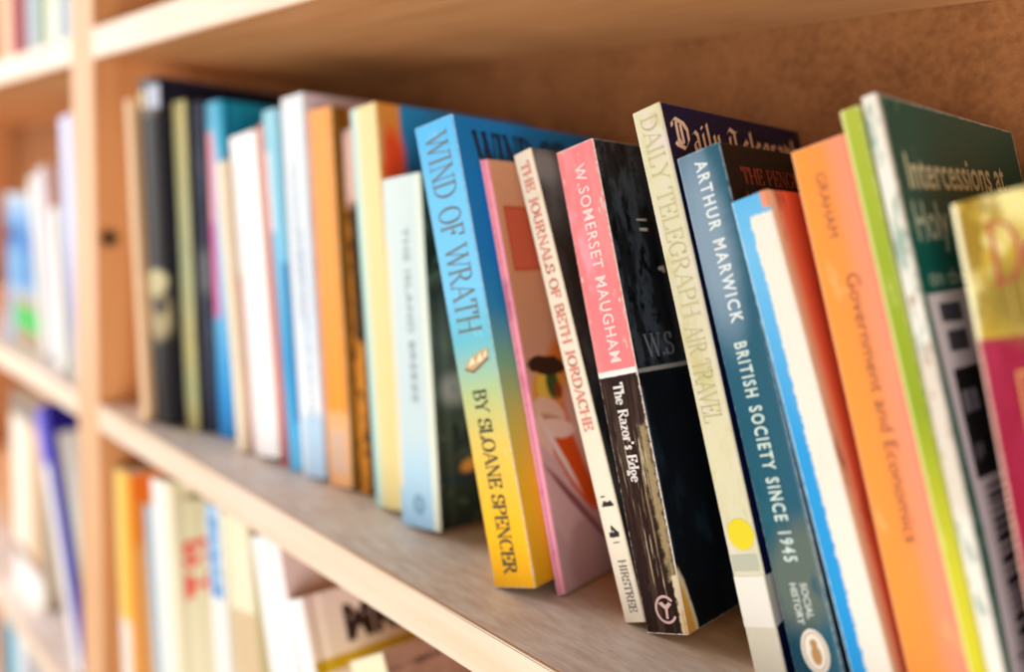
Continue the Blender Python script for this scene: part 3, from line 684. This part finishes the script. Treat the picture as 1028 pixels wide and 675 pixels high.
b = mid('inter', 'soft', 'large dark green paperback with worn white spine edge and cover text Intercessions at',
    pm('inter_spine', 'e6e2d4', [('noise', 150, .56, .06, '9cb0a0', (1, .3)), ('noise', 60, .62, .06, '4a7464', (1, .3)), ('rect', None, None, .09, .14, 'd8cdbc', .006, .01), ('noise', 200, .60, .05, 'b49a84', (1, .5), (None, None, .10, .16))], rough=.5),
    pm('inter_cover', '1c6656', [('grad', 'v', [(0, '2a6450'), (.1, '1f5c4e'), (.175, '0c6256'), (.19, '24564a'), (.2216, '2e5a4e')]), ('grad', 'v', [(0, '2a6450'), (.1, '1f5c4e'), (.175, '0e6056'), (.19, '0f5448'), (.2216, '14564a')]),
        ('noise', 160, .62, .05, '6c9c8c', (1, .4), (-.01, .02, None, None), .6), ('rect', -.01, .0022, None, None, 'dcdccc', .0008, .004, 300), ('noise', 60, .60, .06, '9fb0a0', (.6, .6), (-.01, .007, .0, .17)), ('edge', .1288, .2216, .0008, 'b9c4b4', .85)], rough=.35, coat=.2))
place_text(b, 'c', 'Intercessions at', .0105, .1050, .1915, .0120, name='cover_lettering', mat=ink('c9cda4'), offset=.018, tilt=.0035)
place_text(b, 'c', 'Holy Communion', .0085, .1120, .1745, .0130, name='cover_lettering', mat=ink('a9bca4'), offset=.018, tilt=.0035)
place_text(b, 'c', 'on themes', .0095, .0600, .1600, .0055, name='cover_lettering', mat=ink('a9bca4'), offset=.01)
e = on_face(b, 'c', [poly((.0045, .1570), (.0400, .1585), (.0400, .0300), (.0050, .0300), (.0085, .0800))], 'library_label', pm('label_paper', 'ded2d2', rough=.5), lift=.0002)
on_face(b, 'c', [rct(.0120, .0300, .1480, .1540), rct(.0135, .0300, .1385, .1450)], 'label_print', ink('4a4650'), parent=e, lift=.0003)
on_face(b, 'c', [rct(.0120, .0380, .0985, .1330)], 'label_panel', ink('1c191c'), parent=e, lift=.0003)
on_face(b, 'c', [rct(.0145, .0200, .1190, .1260), rct(.0215, .0270, .1190, .1260), rct(.0160, .0180, .1040, .1090), rct(.0200, .0220, .1050, .1090)], 'label_digits', ink('8c868c'), parent=e, lift=.0004)
rr = random.Random(4)
q = []; v = .0955
while v > .034:
    w = rr.choice((.0009, .0016, .0026)); q.append(rct(.0175 - (.006 if rr.random() < .12 else 0), .0370, v - w, v)); v -= w + rr.choice((.0010, .0016))
on_face(b, 'c', q, 'label_barcode', ink('2a262a'), parent=e, lift=.0003)

# --- maroon and gold hardcover
b = mid('maroon', 'hard', 'maroon hardcover with a gilt upper spine panel and red script letters, rightmost on the shelf',
    pm('maroon_spine', '941e38', [('noise', 50, .55, .1, 'a42c48', (1, .2)), ('noise', 120, .66, .05, 'c8607c', (1, .12)), ('rect', None, None, .1448, None, 'bfa038', .0004),
        ('noise', 60, .53, .05, 'eadc94', (1, .5), (None, None, .1470, None)), ('noise', 90, .53, .05, '8c6c20', (1, .5), (None, None, .1470, None), .8), ('ell', .0135, .155, .008, .010, 0, '8a7430', .6, .006), ('rect', -.01, .0012, None, None, 'e8b8a8', .0006, .001), ('rect', -.01, .0018, .1448, None, 'f6eec0', .0006),
        ('rect', .0098, .0106, .05, .1345, 'd8a058', .0002), ('rect', .0098, .03, .1337, .1345, 'd8a058', .0002)], rough=.25, coat=.5),
    pm('maroon_cover', '8c2440', rough=.3), bulge=.0015, edge='7c2038')
V_, F_ = stroke_text('D', 'serif', .8, .06, .13)
P = [(.0085 + x * .0110, .1600 + y * .0175) for x, y in V_]
V2, F2 = stroke_text('e', 'serif', 1.0, .06, .13)
P2 = [(.0175 + x * .0120, .1600 + y * .0175) for x, y in V2]
on_face(b, 's', [(P, F_), (P2, F2)], 'spine_lettering', ink('a83a34'), lift=.0003)
on_face(b, 's', [poly((.0118, .1600), (.0124, .1600), (.0128, .1500), (.0120, .1460)), poly((.0160, .1600), (.0166, .1600), (.0160, .1520), (.0154, .1480))], 'script_flourish', ink('b09040'), lift=.0003)

# ================================================================ lower shelf of the right bookcase
GL = 'row of books on the lower shelf'
def low(kind, x, y, lean, T, H, D, label, spine, cover, yaw=0.0, group=GL, z=LO, **k):
    return book(kind, (x, y, z + .0002), radians(lean), yaw, T, H, D, label, group, spine, cover, **k)
b = low('soft', -.6985, .008, 5.2, .036, .2370, .125, 'yellow and orange book at the left end of the lower shelf, white at its foot',
    pm('yel_spine', 'f6d068', [('grad', 'u', [(0, 'eedc98'), (.008, 'f8d470'), (.022, 'f6c050'), (.026, 'f4a032'), (.036, 'f09a2c')]), ('rect', -.01, .024, None, .115, 'f2e9dc', .004)]),
    pm('yel_cover', 'f08a30', [('rect', .0, .03, .215, .24, 'ee7420', .004), ('rect', None, None, None, .18, 'f0a860', .01)]))
b = low('soft', -.6290, .010, 8.2, .0150, .2240, .12, 'grey-blue book half hidden on the lower shelf, left of the red-lettered one', pm('gb_spine', 'a9bfcc', [('grad', 'v', [(0, '8fb4d0'), (.1, 'b8c8cc'), (.224, '9cb4c0')])]), pm('gb_cover', 'a0b0b8'))
b = low('hard', -.6080, .010, 9.0, .0400, .2500, .14, 'cream hardcover with red letters on its front cover, standing on the lower shelf',
    pm('cw_spine', 'f6f3e8', [('grad', 'u', [(0, 'f0f0ee'), (.02, 'f8f6ee'), (.04, 'ece0bc')])]), pm('cw_cover', 'dccf9c', [('grad', 'v', [(0, 'f2e0b0'), (.12, 'f0e6c4'), (.25, 'e4dab0')]), ('ell', .022, .238, .012, .003, 0, '6a6238', .5, .003)]))
place_text(b, 'c', 'ST', .0050, .032, .188, .018, name='cover_lettering', mat=ink('ee5a4a'), offset=.05)
place_text(b, 'c', 'H', .0055, .028, .166, .016, name='cover_lettering', mat=ink('ee5a4a'), offset=.05)
b = low('soft', -.5060, .009, 9.6, .0250, .2590, .12, 'white book with pale blue print, right of the cream red-lettered one, lower shelf',
    pm('bp_spine', 'f0ece6', [('rect', .003, .021, .198, .27, 'a9cbe4', .002), ('noise', 120, .50, .05, '5a94cc', (1, .8), (.003, .021, .198, .27))]), pm('bp_cover', 'e4dcc4'))
b = low('soft', -.4640, .009, 12.4, .0325, .2630, .125, 'pale lemon book with a tan foot, left of the leaning white one, lower shelf',
    pm('pl_spine', 'ece6c4', [('rect', None, None, None, .203, 'd9bf98', .001), ('noise', 50, .6, .1, 'f2eed8', (1, .2))]), pm('pl_cover', 'cfc090'))
b = low('soft', -.3905, .010, 20.4, .0360, .2690, .135, 'thick white paperback with a dusky pink cover, leaning left on the lower shelf',
    pm('wl_spine', 'f2efec', [('noise', 40, .6, .1, 'e0e0de', (1, .2)), ('edge', .036, .269, .001, 'fbfbf8', .6)]), pm('wl_cover', 'e6d0ca', [('noise', 20, .5, .2, 'd6bab2', (1, 1))]))
b = low('hard', -.3320, .010, 24.4, .0160, .2520, .135, 'cream book with dark brown letters and yellow band, leaning on the lower shelf',
    pm('wn_spine', 'f8f6f4'), pm('wn_cover', 'd9c4a4', [('grad', 'v', [(.15, 'f2dcb0'), (.21, 'f0dcbc'), (.252, 'e6d0c4')]), ('rect', None, None, .2080, .2160, 'c8a018', .0008, .003), ('rect', None, None, None, .2080, 'e8d0bc', .001)]))
place_text(b, 'c', 'MK', .0240, .062, .2225, .0190, name='cover_lettering', mat=ink('2c1210'), offset=.055)
b = low('soft', -.2600, .020, 31.0, .0350, .2450, .13, 'brown-covered book with cream spine, nearest the camera on the lower shelf',
    pm('bl_spine', 'eee4c0'), pm('bl_cover', '9c7660', [('rect', None, None, .234, .237, '1c1414', .0005, .003), ('noise', 30, .5, .15, 'b48c78', (1, 1))]))

# ================================================================ left bookcase
GN = 'blurred books in the far left bookcase'
def face_out(x, y, z, W, H, T, label, cover, edge='e9dfc8'):
    return book('soft', (x, y + T, z + .0002), 0, -pi / 2, T, H, W, label, GN, cover, cover, edge=edge)
b = face_out(-1.098, .022, 0, .120, .160, .016, 'small blue and brown book facing outwards with a green band near its foot',
    pm('bgm', '8cb4d4', [('grad', 'v', [(0, 'a08468'), (.05, 'a8947c'), (.056, '9cacb8'), (.07, '4a86bc'), (.115, '1f68b0'), (.135, '6a98c4'), (.16, 'b4bcc4')]), ('ell', .05, .088, .02, .02, 0, '6a9ac0', .6, .01), ('rect', .03, .2, .018, .042, '3cb44c', .002, .004), ('ell', .02, .118, .02, .006, 0, '1c3c64', .5, .006), ('rect', None, .02, None, .1, '7cb0dc', .008)]))
b = low('soft', -.965, .020, 11.0, .026, .178, .11, 'white slanting book behind the face-out blue book, far left bookcase', pm('wm1', 'd8d4cc'), pm('wm1c', 'dcd0c4'), group=GN, z=0)
b = low('soft', -.926, .020, 12.5, .026, .188, .11, 'pale grey slanting book with a brownish-pink right edge, far left bookcase', pm('wm2', 'd4d4dc', [('rect', .022, .03, .05, None, 'd8a898', .002)]), pm('wm2c', 'd0a898'), group=GN, z=0)
b = low('soft', -.830, .010, 5.6, .031, .2290, .12, 'tall lavender-blue book beside the upright in the far left bookcase', pm('lav', 'c8cbee', [('grad', 'v', [(0, 'c8c4b8'), (.06, 'a8a8c8'), (.13, 'c6ccf0'), (.229, 'd4d8f4')])]), pm('lavc', 'b0b0cc'), group=GN, z=0)
b = low('soft', -.8780, .012, 6.0, .018, .150, .12, 'short off-white book between the slanting ones and the lavender book', pm('ow', 'eceae2'), pm('owc', 'd8d4c8'), group=GN, z=0)
# lower level
b = face_out(-1.112, .024, LO, .112, .2250, .018, 'tan book facing outwards on the lower level of the far left bookcase',
    pm('tll', 'f4ead8', [('rect', .065, .115, .03, .21, 'dcb894', .010), ('rect', None, None, None, .050, '9a7a60', .004), ('rect', None, None, None, .036, 'f4f0ec', .006), ('rect', None, None, .2, None, '8a7c70', .008)]))
b = low('hard', -.8480, .012, 27.0, .045, .2550, .13, 'violet-blue hardcover with white label down its spine, far left bookcase',
    pm('vio_spine', 'a8a4f0', [('grad', 'u', [(0, 'b4b0f4'), (.026, '7a6ce4'), (.034, '2c22a0'), (.045, '2c22a0')]), ('rect', -.01, .031, None, .200, 'f4f2f0', .004)]), pm('vio_cover', '241a80', [('rect', .006, None, None, .225, 'eeeeea', .003)]), group=GN, edge='2c228c')
b = low('soft', -.7960, .016, 10.0, .012, .205, .12, 'pale green-white book behind the violet hardcover, touching the upright', pm('pgb', 'dfe6da'), pm('pgbc', 'd0d8cc'), group=GN)
# upper level
UPZ = ZUP + .0225
for x, T, H, c, lab in ((-1.035, .040, .20, 'f0b894', 'peach-spined book at the left edge of the upper shelf'), (-.988, .046, .215, '8c1420', 'dark red book on the upper shelf of the far left bookcase'),
                        (-.936, .036, .205, 'a9b4bc', 'grey-blue book right of the dark red one on the upper shelf'), (-.898, .018, .20, '7c8c50', 'thin moss-green book on the upper shelf'),
                        (-.876, .040, .21, 'dcdccc', 'off-white book right of the moss-green one on the upper shelf'), (-.828, .026, .205, '9cb0c4', 'steel-blue book on the upper shelf nearest the upright')):
    low('soft', x, .008, .6, T, H, .12, lab, pm('up_' + c, c), pm('upc_' + c, c), group=GN, z=UPZ)
# lowest level
for x, T, H, c, lab in ((-1.16, .05, .245, '3c9cb4', 'teal book on the lowest visible level of the far left bookcase'), (-1.105, .045, .235, 'dfe8ee', 'pale blue-white book beside the teal one on the lowest visible level')):
    low('soft', x, .02, 1.0, T, H, .12, lab, pm('lw_' + c, c), pm('lwc_' + c, c), group=GN, z=-.575)
